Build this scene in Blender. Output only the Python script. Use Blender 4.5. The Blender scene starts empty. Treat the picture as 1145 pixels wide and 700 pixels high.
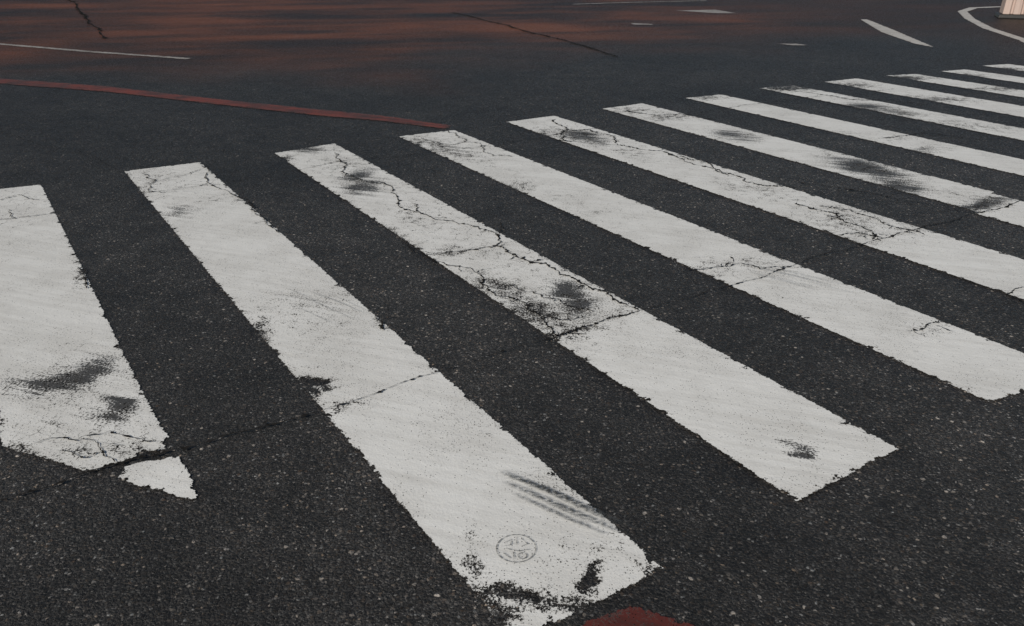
import bpy, math, random
import numpy as np
from mathutils import Vector, noise as mn
random.seed(4); rng=np.random.default_rng(4)
S=bpy.context.scene
# ---- road-plane rectification: site readings -> metres on the road (z=0) ----
H=1.35; F=939.0; PITCH=math.radians(24.9); sp,cp=math.sin(PITCH),math.cos(PITCH)
def G(p):
    du=(p[0]-572.5)/F; dv=(p[1]-350)/F
    den=sp+dv*cp
    return np.array((du*H/den,(cp-dv*sp)*H/den))
def GL(l): return np.array([G(p) for p in l])
D=np.array((.5345,-.845)); E=np.array((.845,.5345))

class NT:
    def __init__(s,name):
        s.m=bpy.data.materials.new(name); s.m.use_nodes=True; s.t=s.m.node_tree
        s.b=s.t.nodes['Principled BSDF']; s.out=s.t.nodes['Material Output']
        s.pos=s.t.nodes.new('ShaderNodeTexCoord').outputs['Object']
    def n(s,ty,**k):
        x=s.t.nodes.new(ty)
        for a,b in k.items(): setattr(x,a,b)
        return x
    def L(s,a,b): s.t.links.new(a,b)
    def put(s,inp,v):
        if isinstance(v,(int,float)): inp.default_value=v
        elif isinstance(v,tuple): inp.default_value=v if len(v)==len(inp.default_value) else (*v,1)
        else: s.L(v,inp)
    def math(s,op,a,b=0.0,c=None,clamp=False):
        x=s.n('ShaderNodeMath',operation=op,use_clamp=clamp); s.put(x.inputs[0],a); s.put(x.inputs[1],b)
        if c is not None: s.put(x.inputs[2],c)
        return x.outputs[0]
    def noise(s,scale,detail=3,rough=.5,vec=None,dist=0,col=False):
        x=s.n('ShaderNodeTexNoise',noise_dimensions='2D'); x.inputs['Scale'].default_value=scale; x.inputs['Detail'].default_value=detail
        x.inputs['Roughness'].default_value=rough; x.inputs['Distortion'].default_value=dist
        s.L(vec if vec is not None else s.pos,x.inputs['Vector'])
        return x.outputs['Color' if col else 'Fac']
    def vor(s,scale,feature='F1',vec=None,rand=1.0):
        x=s.n('ShaderNodeTexVoronoi',feature=feature,voronoi_dimensions='2D'); x.inputs['Scale'].default_value=scale
        x.inputs['Randomness'].default_value=rand
        s.L(vec if vec is not None else s.pos,x.inputs['Vector']); return x
    def mr(s,v,a,b,c=0.0,d=1.0,smooth=False):
        x=s.n('ShaderNodeMapRange')
        if smooth: x.interpolation_type='SMOOTHSTEP'
        s.put(x.inputs[0],v)
        for i,q in enumerate((a,b,c,d)): s.put(x.inputs[i+1],q)
        return x.outputs[0]
    def mix(s,f,a,b,mode='MIX'):
        x=s.n('ShaderNodeMix',data_type='RGBA',blend_type=mode); s.put(x.inputs[0],f); s.put(x.inputs[6],a); s.put(x.inputs[7],b); return x.outputs[2]
    def ramp(s,f,stops):
        x=s.n('ShaderNodeValToRGB'); r=x.color_ramp
        while len(r.elements)<len(stops): r.elements.new(.5)
        for e,(p,c) in zip(r.elements,stops):
            e.position=p; e.color=(*c,1) if isinstance(c,tuple) else (c,c,c,1)
        s.L(f,x.inputs[0]); return x.outputs[0]
    def map(s,scale=(1,1,1),rot=0,loc=(0,0,0)):
        r=s.n('ShaderNodeMapping'); r.inputs['Rotation'].default_value=(0,0,rot); s.L(s.pos,r.inputs['Vector'])
        x=s.n('ShaderNodeMapping'); x.inputs['Scale'].default_value=scale; s.L(r.outputs[0],x.inputs['Vector']); return x.outputs[0]
    def attr(s,name): return s.n('ShaderNodeAttribute',attribute_name=name).outputs['Fac']
    def sep(s,v):
        x=s.n('ShaderNodeSeparateXYZ'); s.L(v,x.inputs[0]); return x.outputs
    def val(s,col,v):
        h=s.n('ShaderNodeHueSaturation'); s.put(h.inputs['Value'],v); s.L(col,h.inputs['Color']); return h.outputs[0]
    def bump(s,h,dist,strength=1.0):
        x=s.n('ShaderNodeBump'); x.inputs['Distance'].default_value=dist; x.inputs['Strength'].default_value=strength
        s.L(h,x.inputs['Height']); return x.outputs[0]
    def alpha(s,a): s.L(a,s.b.inputs['Alpha'])
    def fin(s,col,rough,normal=None,spec=.3):
        s.put(s.b.inputs['Base Color'],col); s.put(s.b.inputs['Roughness'],rough); s.b.inputs['Specular IOR Level'].default_value=spec
        if normal is not None: s.L(normal,s.b.inputs['Normal'])
        return s.m

def asphalt():
    N=NT('asphalt')
    wn=N.noise(90,1,col=True)
    warp=N.n('ShaderNodeVectorMath',operation='MULTIPLY_ADD')
    N.L(wn,warp.inputs[0]); warp.inputs[1].default_value=(.008,.008,0); N.L(N.pos,warp.inputs[2]); wv=warp.outputs[0]
    v1=N.vor(118,vec=wv); v2=N.vor(330,vec=wv); v3=N.vor(56,vec=wv)
    c1=N.sep(v1.outputs['Color']); c2=N.sep(v2.outputs['Color']); c3=N.sep(v3.outputs['Color'])
    stone=N.ramp(c1[0],[(0,.011),(.35,.021),(.65,.033),(.85,.052),(.96,.09),(.995,.26)])
    tint=N.ramp(c1[1],[(0,(1,.80,.60)),(.35,(1,.98,.95)),(.8,(.92,1.0,1.04)),(1,(1.05,.92,.8))])
    stone=N.mix(1.0,stone,tint,'MULTIPLY')
    inside=N.mr(v1.outputs['Distance'],.28,.5,1,0)
    fine=N.ramp(c2[0],[(0,.009),(.5,.022),(.8,.038),(.95,.07),(1,.15)])
    col=N.mix(inside,fine,stone)
    zone=N.noise(.9,4,.6)
    p=N.sep(N.pos)
    thr=N.math('SUBTRACT',N.mr(zone,.35,.65,.975,.88),N.mr(p[0],-.6,1.2,0,.07))
    big=N.math('MULTIPLY',N.math('GREATER_THAN',c3[0],thr),N.mr(v3.outputs['Distance'],.18,.36,1,0))
    bigc=N.ramp(c3[1],[(0,(.05,.036,.026)),(.5,(.085,.08,.075)),(.85,(.15,.14,.128)),(1,(.40,.38,.35))])
    col=N.mix(big,col,bigc)
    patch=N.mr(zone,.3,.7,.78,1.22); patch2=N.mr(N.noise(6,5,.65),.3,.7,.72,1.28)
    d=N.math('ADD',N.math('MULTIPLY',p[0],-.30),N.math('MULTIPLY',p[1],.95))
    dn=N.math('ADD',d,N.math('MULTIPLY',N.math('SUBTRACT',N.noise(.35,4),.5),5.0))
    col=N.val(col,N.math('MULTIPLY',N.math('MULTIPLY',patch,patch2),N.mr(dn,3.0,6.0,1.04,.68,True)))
    col=N.mix(1.0,col,(1.0,.955,.905,1),'MULTIPLY')
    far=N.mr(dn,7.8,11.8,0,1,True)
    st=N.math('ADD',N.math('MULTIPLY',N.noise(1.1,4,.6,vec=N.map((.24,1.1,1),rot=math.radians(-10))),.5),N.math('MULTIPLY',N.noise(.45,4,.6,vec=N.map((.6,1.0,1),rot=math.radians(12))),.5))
    glow_brown=N.ramp(st,[(.32,(.014,.009,.007)),(.42,(.036,.017,.010)),(.51,(.080,.030,.014)),(.60,(.14,.047,.020)),(.73,(.19,.07,.03))])  # warm light falling on the far road, painted into the asphalt colour
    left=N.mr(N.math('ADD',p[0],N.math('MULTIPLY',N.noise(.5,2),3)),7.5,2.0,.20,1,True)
    glow_brown=N.mix(left,(.022,.015,.0105,1),glow_brown)
    glow_brown=N.mix(.5,glow_brown,N.mix(1.0,glow_brown,N.ramp(c1[0],[(0,.3),(.6,.9),(.9,1.0),(1,1.0)]),'MULTIPLY'))
    col=N.mix(far,col,glow_brown)
    h=N.math('ADD',N.math('MULTIPLY',N.mr(v1.outputs['Distance'],0,.6,1,0),N.mr(c1[2],0,1,.3,1)),N.math('MULTIPLY',N.mr(v2.outputs['Distance'],0,.6,1,0),.35))
    h=N.math('ADD',h,N.math('MULTIPLY',big,.7))
    nb=N.bump(h,.0035,.8)
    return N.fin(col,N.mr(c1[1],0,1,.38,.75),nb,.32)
ASPH=asphalt()

def paint(name,base,dirt,lossbias=0.0,grime=.46):
    N=NT(name)
    edge=N.attr('edge'); wear=N.attr('wear'); soot=N.attr('soot'); craze=N.attr('craze'); old=N.attr('old')
    n2=N.noise(60,5,.7)
    nm=N.noise(20,4,.65)
    e=N.math('ADD',edge,N.math('MULTIPLY',N.math('SUBTRACT',n2,.5),.022))
    e=N.math('SUBTRACT',e,N.mr(nm,.53,.75,0,.026))
    emask=N.mr(e,-.0005,.0008,0,1)
    nf=N.noise(130,4,.75); n3=N.noise(4,4,.6)
    nw=N.math('ADD',N.math('MULTIPLY',nf,.62),N.math('MULTIPLY',nm,.38))
    wl=N.math('ADD',wear,N.mr(edge,0,.03,.25,0))
    wl=N.math('ADD',wl,N.mr(n3,.45,.75,lossbias,.16+lossbias))
    wl=N.math('ADD',wl,N.math('MULTIPLY',old,.06))
    ls=N.math('SUBTRACT',N.math('ADD',wl,N.math('MULTIPLY',N.math('SUBTRACT',nw,.5),3.0)),.57)
    loss=N.mr(ls,-.01,.04,0,1)
    pv=N.vor(170); pc=N.sep(pv.outputs['Color'])
    dens=N.math('ADD',N.mr(n3,.38,.70,.012,.13),N.math('MULTIPLY',wear,.3))
    pit=N.math('MULTIPLY',N.math('LESS_THAN',pc[0],dens),N.mr(pv.outputs['Distance'],.12,.34,.9,0))
    wp=N.n('ShaderNodeVectorMath',operation='MULTIPLY_ADD'); N.L(N.noise(14,3,.6,col=True),wp.inputs[0]); wp.inputs[1].default_value=(.10,.10,0); N.L(N.pos,wp.inputs[2])
    cv=N.vor(13,'DISTANCE_TO_EDGE',vec=wp.outputs[0])
    cz=N.math('MULTIPLY',N.mr(cv.outputs['Distance'],.004,.022,1,0),N.mr(N.math('MULTIPLY',craze,N.mr(nm,.4,.58,.1,1.2)),.34,.42,0,.92))
    gone=N.math('MAXIMUM',N.math('MAXIMUM',loss,pit),cz)
    a=N.math('MULTIPLY',emask,N.math('SUBTRACT',1.0,gone),clamp=True)
    N.alpha(a)
    streak=N.noise(5,5,.7,vec=N.map((.3,5,1),rot=math.radians(20)))
    f=N.math('ADD',N.mr(n3,.38,.7,0,.6),N.mr(streak,.42,.72,0,.7))
    f=N.math('ADD',f,N.mr(nf,.5,.75,0,.4))
    f=N.math('ADD',f,N.math('MULTIPLY',old,.22),clamp=True)
    col=N.mix(N.math('MULTIPLY',f,grime),base,dirt)
    sn=N.math('ADD',N.math('MULTIPLY',nf,.62),N.math('MULTIPLY',streak,.38))
    sv=N.math('SUBTRACT',N.math('ADD',N.math('MULTIPLY',soot,1.5),N.math('MULTIPLY',N.math('SUBTRACT',sn,.5),5.6)),.70)
    sm=N.math('MULTIPLY',N.mr(sv,-.05,.30,0,.95),N.mr(soot,.02,.15,0,1))
    col=N.mix(sm,col,(.024,.023,.022,1))
    col=N.mix(N.mr(ls,-.16,-.01,0,.4),col,(.20,.19,.17,1))
    nb=N.bump(N.math('ADD',nf,N.math('MULTIPLY',nm,1.6)),.0022,.45)
    return N.fin(col,.5,nb,.38)
WHITE=paint('worn_white_road_paint',(.75,.755,.725,1),(.47,.46,.425,1))
OLDW=paint('old_white_road_paint',(.36,.34,.31,1),(.15,.13,.11,1),.25)
FARW=paint('far_white_road_paint',(.52,.50,.46,1),(.32,.29,.25,1),.10)
RED=paint('worn_red_road_paint',(.21,.036,.014,1),(.06,.020,.013,1),.18,1.0)
REDC=paint('red_brown_road_paint',(.12,.022,.015,1),(.06,.02,.015,1),.08,1.0)

def ell(cx,cy,ru,rv,amt,ang=0):
    c=G((cx,cy)); a=math.radians(ang)
    a1=G((cx+ru*math.cos(a),cy+ru*math.sin(a)))-c; b1=G((cx-rv*math.sin(a),cy+rv*math.cos(a)))-c
    M=np.linalg.inv(np.array([a1,b1]).T); return c,M,amt
WEAR=[ell(*q) for q in [
 (80,425,60,20,.35,-8),(130,462,26,18,.38,0),(20,432,30,10,.3,-5),(100,500,40,14,.28,-10),(90,310,8,10,.5,0),(70,470,50,15,.2,0),(150,500,30,8,.35,0),(20,505,20,6,.4,0),
 (204,238,18,8,.3,0),(352,430,17,6,1.1,5),(347,437,6,9,1.0,0),(362,436,6,4,.8,0),(335,350,50,25,.25,0),(295,370,10,20,.45,0),(385,455,25,6,.55,-10),
 (662,645,9,14,1.1,10),(664,630,6,8,1.0,0),(655,658,9,7,1.0,0),(690,610,7,6,.7,0),(585,668,48,10,.80,8),(560,690,20,14,.75,10),(600,662,30,7,.5,0),(630,682,45,8,.55,0),(530,640,12,30,.5,0),(545,668,14,14,.6,0),(430,360,10,10,.3,0),(520,600,10,30,.35,0),(650,615,40,15,.2,0),(715,640,20,6,.4,-20),
 (240,225,30,10,.15,0),(170,205,20,12,.28,0),(500,480,60,40,.10,0),(700,600,30,20,.15,0),
 (345,168,28,5,.4,0),(403,203,24,15,.3,0),(385,185,30,10,.25,0),(318,180,14,6,.45,0),(460,245,35,15,.24,20),(440,262,30,8,.3,25),
 (642,335,32,20,.36,0),(605,350,35,14,.50,20),(560,322,30,12,.46,20),(590,300,40,15,.2,20),(690,350,25,10,.3,0),(640,374,40,8,.55,-10),(500,283,25,8,.4,0),(650,385,40,14,.15,0),
 (895,503,16,8,.25,0),(760,380,60,30,.08,0),(860,545,40,10,.15,-20),
 (500,168,50,7,.38,15),(580,208,20,8,.35,0),(470,160,25,6,.4,0),(800,300,60,10,.3,-10),(640,225,60,12,.12,20),(900,330,60,20,.1,0),(1040,368,25,10,.25,0),
 (655,155,28,9,.35,10),(620,150,30,8,.38,0),(700,170,40,8,.25,10),(950,250,40,12,.38,10),(1010,260,40,8,.25,0),(1060,272,30,8,.15,0),(850,215,50,8,.28,12),
 (820,152,32,6,.35,5),(705,124,25,4,.4,0),(750,131,30,4,.4,0),(975,190,36,9,.4,5),(1003,205,30,9,.4,5),(1015,190,20,6,.35,0),(930,175,30,6,.25,5),(1098,230,28,8,.4,-10),(1050,215,40,7,.25,5),
 (980,122,40,5,.4,5),(1010,128,25,4,.4,0),(880,113,25,3,.35,0),(1035,168,20,4,.4,0),(1000,156,20,3,.35,0),(1070,140,60,5,.32,5),(1100,160,40,5,.25,0),(930,150,60,5,.2,5),
 (795,110,25,3,.4,0),(880,99,28,3,.65,0),(850,103,14,2,.65,0),(945,96,35,3.5,.55,0),(1010,88,30,3,.65,0),(1050,112,40,3,.5,0),(1075,85,30,3,.55,0),(1110,100,40,3,.45,0),(1120,78,30,3,.55,0),(1000,110,60,4,.35,0)]]
SOOT=[ell(*q) for q in [
 (98,418,36,12,.95,-14),(55,433,40,9,.7,-6),(80,428,40,12,.7,-8),(134,455,20,10,.95,-10),(122,468,22,9,.85,0),(22,430,25,6,.55,-8),(201,238,16,6,.65,0),(350,432,15,8,.6,0),
 (345,168,22,3.5,.6,0),(400,197,20,6,.8,-10),(405,209,22,9,.8,-8),(636,327,20,10,1.0,5),(648,342,22,9,1.0,5),(590,345,30,12,.6,20),(560,322,20,8,.6,20),(650,352,45,12,.45,0),(898,504,14,5,.8,0),(886,499,10,4,.5,0),
 (650,152,24,6,.8,8),(668,159,18,4,.65,8),(815,150,20,4,.75,5),(832,155,18,4,.6,5),(960,187,26,7,1.0,5),(985,194,26,6,1.0,8),(1005,209,26,7,1.0,6),(940,180,25,5,.5,5),(1092,231,24,6,.95,-10),(1110,226,20,5,.7,-10),(970,120,26,3.5,.85,5),(998,126,26,3,.65,5),
 (1035,168,16,3,.6,0),(460,232,8,5,.3,0),(350,345,60,16,.2,15),(500,165,40,5,.42,15),(870,305,40,7,.25,15),(620,545,60,22,.2,18),(880,99,20,2.5,.4,0),(1010,88,20,2,.4,0),(600,668,40,8,.4,0)]]
CRZ=[ell(*q) for q in [(170,205,45,16,.9,0),(235,200,25,14,.6,0),(15,228,30,22,.9,0),(90,495,90,22,.9,0),(385,185,40,14,.7,0),(490,240,60,25,.8,25),(545,270,50,22,.9,25),
 (610,345,70,35,1.0,15),(510,160,45,10,.9,10),(820,300,60,12,.9,0),(640,150,45,12,.9,0),(840,205,50,14,.8,12),(945,250,60,20,1.0,10),(1040,368,25,12,.7,0),(740,130,40,7,.8,0),(430,440,60,15,.3,-15),(1010,262,40,10,.5,0),
 (1130,330,30,10,.6,0),(1060,150,80,10,.5,0),(870,100,60,6,.5,0)]]
def field(P,L,warp=None):
    if warp is not None: P=P+warp
    r=np.zeros(len(P))
    for c,M,a in L:
        q=(P-c)@M.T; r=np.maximum(r,a*np.exp(-.75*(q**2).sum(1)))+.10*a*np.exp(-.35*(q**2).sum(1))
    return r
def warpfield(P):
    out=np.zeros_like(P)
    for i,(x,y) in enumerate(P):
        v=mn.noise_vector((x*11,y*11,0))*.035+mn.noise_vector((x*34,y*34,5))*.02; out[i]=(v[0],v[1])
    return out
JA,JB=G((0,562)),G((1145,224))
def oldside(P):
    d=JB-JA; n=np.array((-d[1],d[0]))/np.linalg.norm(d); return np.clip(((P-JA)@n)/.02+.5,0,1)
def sdf(P,poly):
    d=np.full(len(P),1e9); ins=np.zeros(len(P),bool); n=len(poly)
    for i in range(n):
        a=poly[i]; b=poly[(i+1)%n]; ab=b-a; t=np.clip(((P-a)@ab)/(ab@ab+1e-12),0,1)
        d=np.minimum(d,np.linalg.norm(P-a-t[:,None]*ab,axis=1))
        with np.errstate(divide='ignore',invalid='ignore'):
            c=((a[1]>P[:,1])!=(b[1]>P[:,1]))&(P[:,0]<(b[0]-a[0])*(P[:,1]-a[1])/(b[1]-a[1]+1e-15)+a[0])
        ins^=c
    return np.where(ins,d,-d)
def sheet(poly,step):
    poly=np.asarray(poly); q=poly@np.array([D,E]).T; lo=q.min(0)-.03; hi=q.max(0)+.03
    nx=max(2,int((hi[0]-lo[0])/step)+2); ny=max(2,int((hi[1]-lo[1])/step)+2)
    X,Y=np.meshgrid(np.linspace(lo[0],hi[0],nx),np.linspace(lo[1],hi[1],ny),indexing='ij')
    P=X.reshape(-1,1)*D+Y.reshape(-1,1)*E; s=sdf(P,poly)
    idx=np.arange(nx*ny).reshape(nx,ny)
    Q=np.stack([idx[:-1,:-1],idx[1:,:-1],idx[1:,1:],idx[:-1,1:]],-1).reshape(-1,4)
    Q=Q[(s[Q].max(1)>-.015)]; used=np.unique(Q); rm=np.full(nx*ny,-1); rm[used]=np.arange(len(used))
    return P[used],s[used],rm[Q]
def marking(name,polys,mat,step=.012,z=.004):
    Ps=[];Ss=[];Qs=[];Zs=[];o=0
    for i,pl in enumerate(polys):
        st=step[i] if isinstance(step,(list,tuple)) else step
        P,s,Q=sheet(pl,st); Ps.append(P);Ss.append(s);Qs.append(Q+o);Zs.append(np.full(len(P),z+(.0008 if i%2 else 0))); o+=len(P)
    P=np.concatenate(Ps);s=np.concatenate(Ss);Q=np.concatenate(Qs)
    m=bpy.data.meshes.new(name); V=np.column_stack([P,np.concatenate(Zs)])
    m.from_pydata(V.tolist(),[],Q.tolist()); m.update()
    if len(m.polygons) and m.polygons[0].normal.z<0: m.flip_normals()
    W=warpfield(P)
    for nm,val in (('edge',s),('wear',field(P,WEAR,W)),('soot',field(P,SOOT,W)),('craze',field(P,CRZ)),('old',oldside(P))):
        a=m.attributes.new(nm,'FLOAT','POINT'); a.data.foreach_set('value',val.astype(np.float32))
    m.materials.append(mat); ob=bpy.data.objects.new(name,m); S.collection.objects.link(ob); return ob

m=bpy.data.meshes.new('road'); R=600
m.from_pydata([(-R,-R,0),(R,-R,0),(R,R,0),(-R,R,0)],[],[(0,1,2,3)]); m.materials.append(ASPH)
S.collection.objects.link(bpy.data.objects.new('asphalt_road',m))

stripes=[]; steps=[]
stripes.append(GL([(-45,217),(46,207),(95,306),(150,420),(180,478),(189,489),(186,496),(195,501),(172,506),(158,504),(150,513),(136,519),(118,521),(112,526),(92,527),(70,519),(50,513),(25,507),(3,500),(-10,430)])); steps.append(.010)
stripes.append(GL([(133,535),(138,524),(160,517),(180,516),(198,510),(206,522),(213,532),(217,547),(223,560),(200,557),(180,549),(150,544)])); steps.append(.009)
stripes.append(GL([(139,192),(224,182),(742,637),(577,719)])); steps.append(.010)
stripes.append(GL([(307,172),(374,161),(1004,503),(890,562)])); steps.append(.011)
stripes.append(np.vstack([GL([(445,153),(508,146)]),[G((508,146))+D*3.165*H],GL([(1105,450)])])); steps.append(.013)
far=[((566,137),(620,130)),((673,122),(718,116)),((766,110),(806,106)),((848,99),(887,96)),((921,92),(958,88)),((990,85),(1023,83)),((1052,80),(1080,78)),((1098,74),(1127,72)),((1150,69),(1172,67))]
for i,f in enumerate(far):
    a,b=G(f[0]),G(f[1])
    if i==1:   # repainted in two runs: the near run sits a little off the older one at the joint
        ja,jb=3.13,2.98; o=-E*.04
        stripes.append(np.array([a,b,b+D*(jb-.005),a+D*(ja-.005)])); steps.append(.016)
        stripes.append(np.array([a+D*(ja+.005)+o,b+D*(jb+.005)+o,b+D*3.16*H+o,a+D*3.15*H+o])); steps.append(.016); continue
    stripes.append(np.array([a,b,b+D*3.16*H,a+D*3.15*H])); steps.append(.016 if i<2 else .025)
marking('zebra_crossing',stripes,WHITE,steps)

def strip(pts,w):
    P=GL(pts); n=len(P); out=[];back=[]
    for i in range(n):
        t=P[min(i+1,n-1)]-P[max(i-1,0)]; t/=np.linalg.norm(t); q=np.array((-t[1],t[0]))*w/2
        out.append(P[i]+q); back.append(P[i]-q)
    return np.array(out+back[::-1])
marking('red_road_line',[GL([(-80,81),(0,88),(120,97),(250,112),(360,123),(430,130),(505,141),(500,145),(430,136),(360,130),(250,118),(120,103),(0,94),(-80,86)])],RED,.02)
marking('red_road_marking',[GL([(640,722),(654,697),(708,679),(775,700),(790,730)])],REDC,.01)
marking('white_lane_line',[strip([(-100,42),(0,49.5),(100,58),(212,66)],.10)],OLDW,.03)
marking('white_lane_line',[GL([(962,22),(970,22),(1000,34),(1047,54),(1022,49),(985,36)])],FARW,.04)
marking('white_lane_line',[GL([(755,12),(800,11),(824,15),(800,15)]),GL([(705,26),(728,27),(732,28),(708,28)]),GL([(868,49),(890,49),(905,51),(885,51)]),strip([(640,5),(700,3),(790,1)],.10)],OLDW,.04)
marking('white_edge_line',[strip([(1240,88),(1180,61),(1145,45),(1105,32),(1084,21),(1076,13),(1088,9),(1112,8),(1150,7)],.15)],FARW,.03)

# ---------------- cracks ----------------
N=NT('crack'); N.fin(N.mix(N.noise(40,3),(.006,.006,.006,1),(.03,.028,.026,1)),.95,None,.05); CM=N.m
def jag(P,amp,n):
    P=[np.array(p) for p in P]
    for _ in range(n):
        Q=[P[0]]
        for a,b in zip(P,P[1:]):
            d=b-a; L=np.linalg.norm(d)
            if L>.012:
                k=rng.normal()*amp*L; Q.append((a+b)/2+np.array((-d[1],d[0]))/L*k)
            Q.append(b)
        P=Q
    return P
cv=[];cf=[]
def ribbon(P,w,z):
    n=len(P); o=len(cv)
    for i,p in enumerate(P):
        t=P[min(i+1,n-1)]-P[max(i-1,0)]; t=t/(np.linalg.norm(t)+1e-9); q=np.array((-t[1],t[0]))
        e=min(1,i/2.5+.1,(n-1-i)/2.5+.1); ww=w*e*min(3.5,max(.12,rng.lognormal(-.45,.75)))*.5; k=rng.uniform(.1,.9)
        cv.append((*(p+q*ww*2*k),z)); cv.append((*(p-q*ww*2*(1-k)),z))
    for i in range(n-1): cf.append((o+2*i,o+2*i+1,o+2*i+3,o+2*i+2))
def crack(pts,w=.005,amp=.09,br=.15,z=.0085,lv=6):
    P=jag(GL(pts),amp,lv); w*=.9; ribbon(P,w,z)
    for i in range(2,len(P)-2):
        if rng.random()<br*.11:
            L=rng.uniform(.02,.08); t=P[i+1]-P[i]; t/=np.linalg.norm(t)+1e-9
            s=rng.choice([-1,1]); d=t*.5+s*np.array((-t[1],t[0])); d/=np.linalg.norm(d)
            ribbon(jag([P[i],P[i]+d*L*.5+t*rng.normal()*.01,P[i]+d*L],.15,3),w*.42,z)
crack([(-100,592),(0,562),(60,546),(130,521),(180,510),(250,490),(300,478),(358,462)],.0065,.03,.1)
crack([(358,462),(390,452),(420,442),(455,428),(490,418)],.0045,.03,.1)
crack([(490,418),(540,402),(608,383),(640,372)],.004,.03,.1)
crack([(608,383),(640,372),(680,358),(715,349)],.008,.05,.3)
crack([(715,349),(770,335),(820,320),(885,299)],.0055,.03,.1)
crack([(885,299),(905,290),(975,271)],.006,.04,.2)
crack([(975,271),(1060,250),(1145,224),(1200,208)],.008,.04,.2)
crack([(-40,250),(0,247),(60,240)],.005,.04,.2); crack([(60,240),(110,228),(160,217),(250,207)],.004,.04,.1)
crack([(250,207),(300,197),(375,182),(440,177),(510,168)],.004,.04,.1)
crack([(510,168),(600,156),(700,140),(800,124),(900,110),(1000,100)],.006,.04,.1)
crack([(0,226),(20,219),(45,225)],.005); crack([(8,235),(18,246)],.004)
crack([(160,196),(172,205),(166,215),(185,217)],.007,.1,.3); crack([(172,205),(190,200),(225,190)],.004)
crack([(225,186),(255,215),(285,240),(298,252),(312,262)],.007,.08,.3)
crack([(85,300),(95,312),(98,325)],.006)
crack([(375,172),(385,188),(410,205),(445,222),(470,240),(480,243),(520,252),(553,262)],.008,.10,.5)
crack([(553,262),(556,275),(580,290),(625,308),(665,325),(700,342),(715,349)],.012,.10,.5)
crack([(445,268),(475,287),(515,283),(556,275)],.008,.12,.4)
crack([(475,287),(500,298),(540,312),(570,335),(600,352),(622,378),(655,375)],.008,.12,.6)
crack([(560,322),(600,330),(640,345),(668,350)],.005,.12,.5); crack([(600,352),(625,360),(655,356)],.005,.12,.5)
crack([(553,262),(560,250)],.005); crack([(460,228),(470,240)],.007)
crack([(500,147),(518,160),(540,166),(575,176)],.007,.12,.5); crack([(470,155),(500,163),(518,160)],.006)
crack([(765,304),(800,301),(828,296),(850,303),(885,299)],.007,.1,.5); crack([(820,296),(815,288)],.005)
crack([(622,134),(635,145),(628,156),(640,160)],.012,.1,.5); crack([(635,147),(660,146),(690,163),(740,170),(790,182),(815,198)],.010,.1,.5); crack([(740,170),(800,190),(850,208),(890,212)],.009,.1,.5)
crack([(890,228),(925,238),(945,250),(975,262),(975,271)],.011,.12,.6); crack([(915,232),(950,236),(985,250),(1030,262)],.009,.12,.6); crack([(930,265),(960,262),(990,268)],.008,.1,.4)
crack([(1012,372),(1035,368),(1050,360)],.006,.1,.4); crack([(1045,366),(1068,374)],.004)
crack([(420,355),(428,372)],.007); crack([(700,124),(735,130),(760,128),(800,135)],.011,.1,.4)
crack([(890,205),(960,215),(1060,235),(1100,240)],.008,.06,.3)
crack([(40,498),(70,492),(110,500),(130,521)],.004,.1,.4); crack([(95,490),(125,484),(150,492),(185,498)],.004,.1,.4); crack([(70,505),(95,515),(120,505)],.003)
crack([(1145,322),(1125,330),(1150,345)],.008)
crack([(860,100),(900,104),(950,112),(1040,118)],.013,.05,.3); crack([(985,155),(1040,150),(1100,158)],.011,.06,.3)
crack([(60,-20),(80,2),(98,22),(118,44)],.04,.02,.0,lv=6); crack([(505,14),(560,27),(630,45),(692,64)],.04,.02,.0,lv=7)
crack([(0,140),(90,170),(139,195)],.003,.05,.1); crack([(380,300),(480,270)],.003,.05,.1)
cm=bpy.data.meshes.new('pavement_crack'); cm.from_pydata(cv,[],cf); cm.materials.append(CM)
S.collection.objects.link(bpy.data.objects.new('pavement_crack',cm))
cv=[];cf=[]
def el(cx,cy,ru,rv,a0=0,a1=6.2832,n=40): return [(cx+ru*math.cos(a0+(a1-a0)*i/n),cy+rv*math.sin(a0+(a1-a0)*i/n)) for i in range(n+1)]
def thin(pts,w=.0026):
    P=list(GL(pts)); n=len(P); o=len(cv)
    for i,p in enumerate(P):
        t=P[min(i+1,n-1)]-P[max(i-1,0)]; t=t/(np.linalg.norm(t)+1e-9); q=np.array((-t[1],t[0]))*w/2
        cv.append((*(p+q),.0078)); cv.append((*(p-q),.0078))
    for i in range(n-1): cf.append((o+2*i,o+2*i+1,o+2*i+3,o+2*i+2))
thin(el(577,616,22,15.5)); thin([(565,609),(572,606),(571,612),(564,613)]); thin([(577,604),(578,612)]); thin([(583,605),(590,611),(584,613)])
thin([(563,621),(571,627)]); thin([(566,616),(580,619),(592,617)]); thin(el(584,624,5,3.5,n=12)); thin([(574,620),(575,628)])
N=NT('faded_ink'); N.alpha(N.mr(N.noise(120,3),.38,.6,.2,.9)); N.fin((.10,.10,.09,1),.8)
rm=bpy.data.meshes.new('survey_stamp'); rm.from_pydata(cv,[],cf); rm.materials.append(N.m); S.collection.objects.link(bpy.data.objects.new('painted_survey_stamp',rm))

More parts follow.
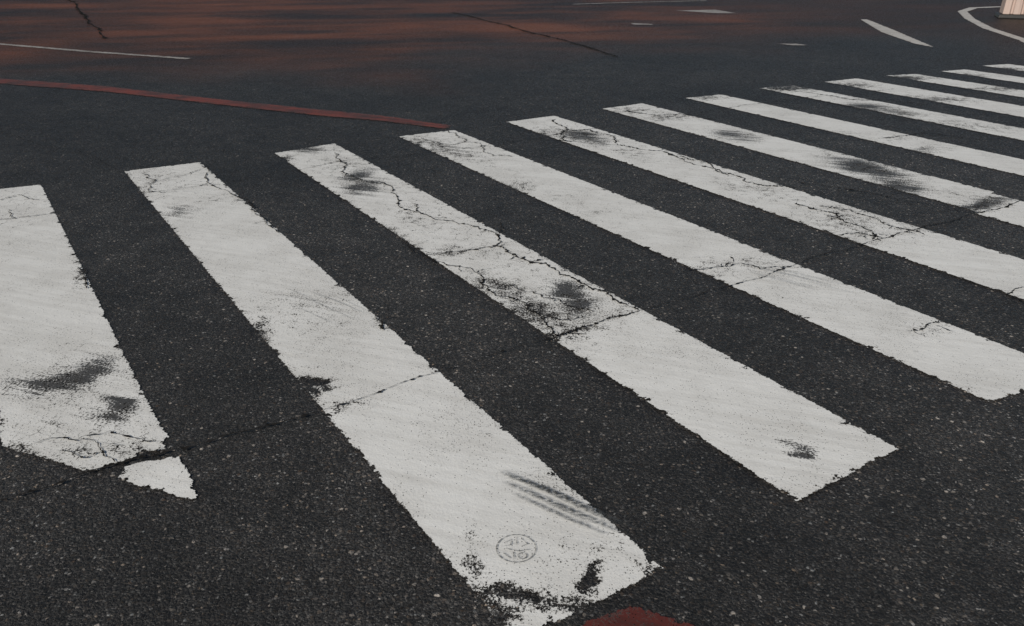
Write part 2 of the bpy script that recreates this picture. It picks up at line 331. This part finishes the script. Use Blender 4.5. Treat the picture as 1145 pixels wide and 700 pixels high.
# ---------------- tyre skid marks ----------------
tv=[];tf=[];tu=[]
def skid(pts,w,s,bow=.0):
    P0=GL(pts); d=P0[-1]-P0[0]; nn=np.array((-d[1],d[0])); P=[P0[0]+d*t+nn*bow*math.sin(math.pi*t) for t in np.linspace(0,1,24)]
    n=len(P); o=len(tv); t=d/np.linalg.norm(d); q=np.array((-t[1],t[0]))*w/2; z=.0105+.00025*(o//72)
    for i,p in enumerate(P):
        for k in (-1,0,1):
            tv.append((*(p+q*k),z)); tu.append((0 if (k or i in(0,n-1)) else s)*math.sin(math.pi*i/(n-1))**.5)
    for i in range(n-1):
        for k in (0,1): a=o+3*i+k; tf.append((a,a+1,a+4,a+3))
for a,b,w,s in [((558,529),(692,590),.030,1.2),((562,541),(700,601),.028,1.1),((572,554),(680,602),.022,.9),((566,535),(640,562),.018,1.0),((600,545),(712,596),.018,.9),((610,566),(660,590),.014,.5),
  ((345,328),(405,352),.014,.5),((335,333),(395,360),.012,.45),((330,345),(380,368),.012,.35),((365,330),(410,350),.01,.3),((320,325),(370,345),.01,.25),
  ((840,300),(930,322),.02,.6),((855,300),(940,320),.016,.5),((835,306),(915,328),.016,.5),((860,311),(915,325),.014,.4),((880,312),(960,332),.014,.35),
  ((60,418),(130,405),.02,.4),((40,440),(120,425),.015,.35),((190,242),(235,234),.02,.3),((385,210),(425,204),.03,.5),((380,200),(420,196),.02,.4)]:
    skid([a,b],w,s,rng.uniform(-.02,.02))
tm=bpy.data.meshes.new('tyre_mark'); tm.from_pydata(tv,[],tf); at=tm.attributes.new('str','FLOAT','POINT'); at.data.foreach_set('value',np.array(tu,dtype=np.float32))
N=NT('tyre_rubber_mark'); N.alpha(N.math('MULTIPLY',N.attr('str'),N.mr(N.noise(110,4,.7),.38,.60,.05,1),clamp=True)); N.fin((.07,.075,.075,1),.8)
tm.materials.append(N.m); S.collection.objects.link(bpy.data.objects.new('tyre_mark',tm))

# ---------------- ribbed plastic traffic barrier ----------------
def plastic(name,c1,c2):
    N=NT(name); c=N.mix(N.mr(N.noise(6,5,.6),.35,.7,0,.7),c1,c2); return N.fin(c,.5,N.bump(N.noise(30,3),.003,.4),.4)
PW=plastic('weathered_white_plastic',(.56,.45,.40,1),(.34,.24,.20,1)); PR=plastic('black_rubber',(.02,.02,.02,1),(.04,.035,.03,1)); PO=plastic('orange_reflective_band',(.45,.10,.03,1),(.3,.07,.03,1))
root=bpy.data.objects.new('traffic_barrier',None); S.collection.objects.link(root)
bc=G((1141,20)); root.location=(bc[0],bc[1],0); root.rotation_euler=(0,0,math.radians(-20))
def prism(name,prof,z0,z1,mat,taper=1.0,bev=.01):
    n=len(prof); vs=[(x,y,z0) for x,y in prof]+[(x*taper,y*taper,z1) for x,y in prof]
    fs=[(i,(i+1)%n,n+(i+1)%n,n+i) for i in range(n)]+[tuple(range(n))[::-1],tuple(range(n,2*n))]
    me=bpy.data.meshes.new(name); me.from_pydata(vs,[],fs); me.materials.append(mat); ob=bpy.data.objects.new(name,me); S.collection.objects.link(ob); ob.parent=root
    b=ob.modifiers.new('b','BEVEL'); b.width=bev; b.segments=2; return ob
def rib(hx,hy,dep,n):
    pts=[]
    for i in range(n):
        x0=-hx+2*hx*i/n; w=2*hx/n
        pts+= [(x0+w*.08,-hy),(x0+w*.72,-hy),(x0+w*.8,-hy+dep),(x0+w*.98,-hy+dep)]
    return pts+[(-x,-y) for x,y in pts]
prism('body',rib(.30,.17,.04,4),.06,.78,PW,.9)
prism('foot',[(-.35,-.22),(.35,-.22),(.35,.22),(-.35,.22)],0,.06,PR,.94,.015)
prism('top_cap',[(-.28,-.16),(.28,-.16),(.28,.16),(-.28,.16)],.782,.86,PO,.85,.02)
prism('connector',[(.30,-.05),(.40,-.05),(.40,.05),(.30,.05)],.3,.6,PW,1,.01)

# ---------------- light ----------------
w=bpy.data.worlds.new('World'); S.world=w; w.use_nodes=True; nt=w.node_tree
sky=nt.nodes.new('ShaderNodeTexSky'); sky.sky_type='NISHITA'; sky.sun_disc=False
el_=math.radians(34); az=math.radians(215)
sky.sun_elevation=el_; sky.sun_rotation=az; nt.links.new(sky.outputs[0],nt.nodes['Background'].inputs[0]); nt.nodes['Background'].inputs[1].default_value=.055
sl=bpy.data.lights.new('sun','SUN'); sl.energy=3.6; sl.angle=math.radians(12); sl.color=(1,.925,.83)
so=bpy.data.objects.new('sun',sl); S.collection.objects.link(so)
dirv=Vector((math.sin(az)*math.cos(el_),math.cos(az)*math.cos(el_),math.sin(el_)))
so.rotation_euler=dirv.to_track_quat('Z','Y').to_euler(); so.location=dirv*20
cam=bpy.data.cameras.new('cam'); co=bpy.data.objects.new('camera',cam); S.collection.objects.link(co)
co.location=(0,0,H); co.rotation_euler=(math.pi/2-PITCH,0,0); cam.sensor_width=36; cam.lens=36*F/1145; cam.clip_end=5000; S.camera=co
S.view_settings.view_transform='Standard'; S.view_settings.look='None'; S.view_settings.exposure=0
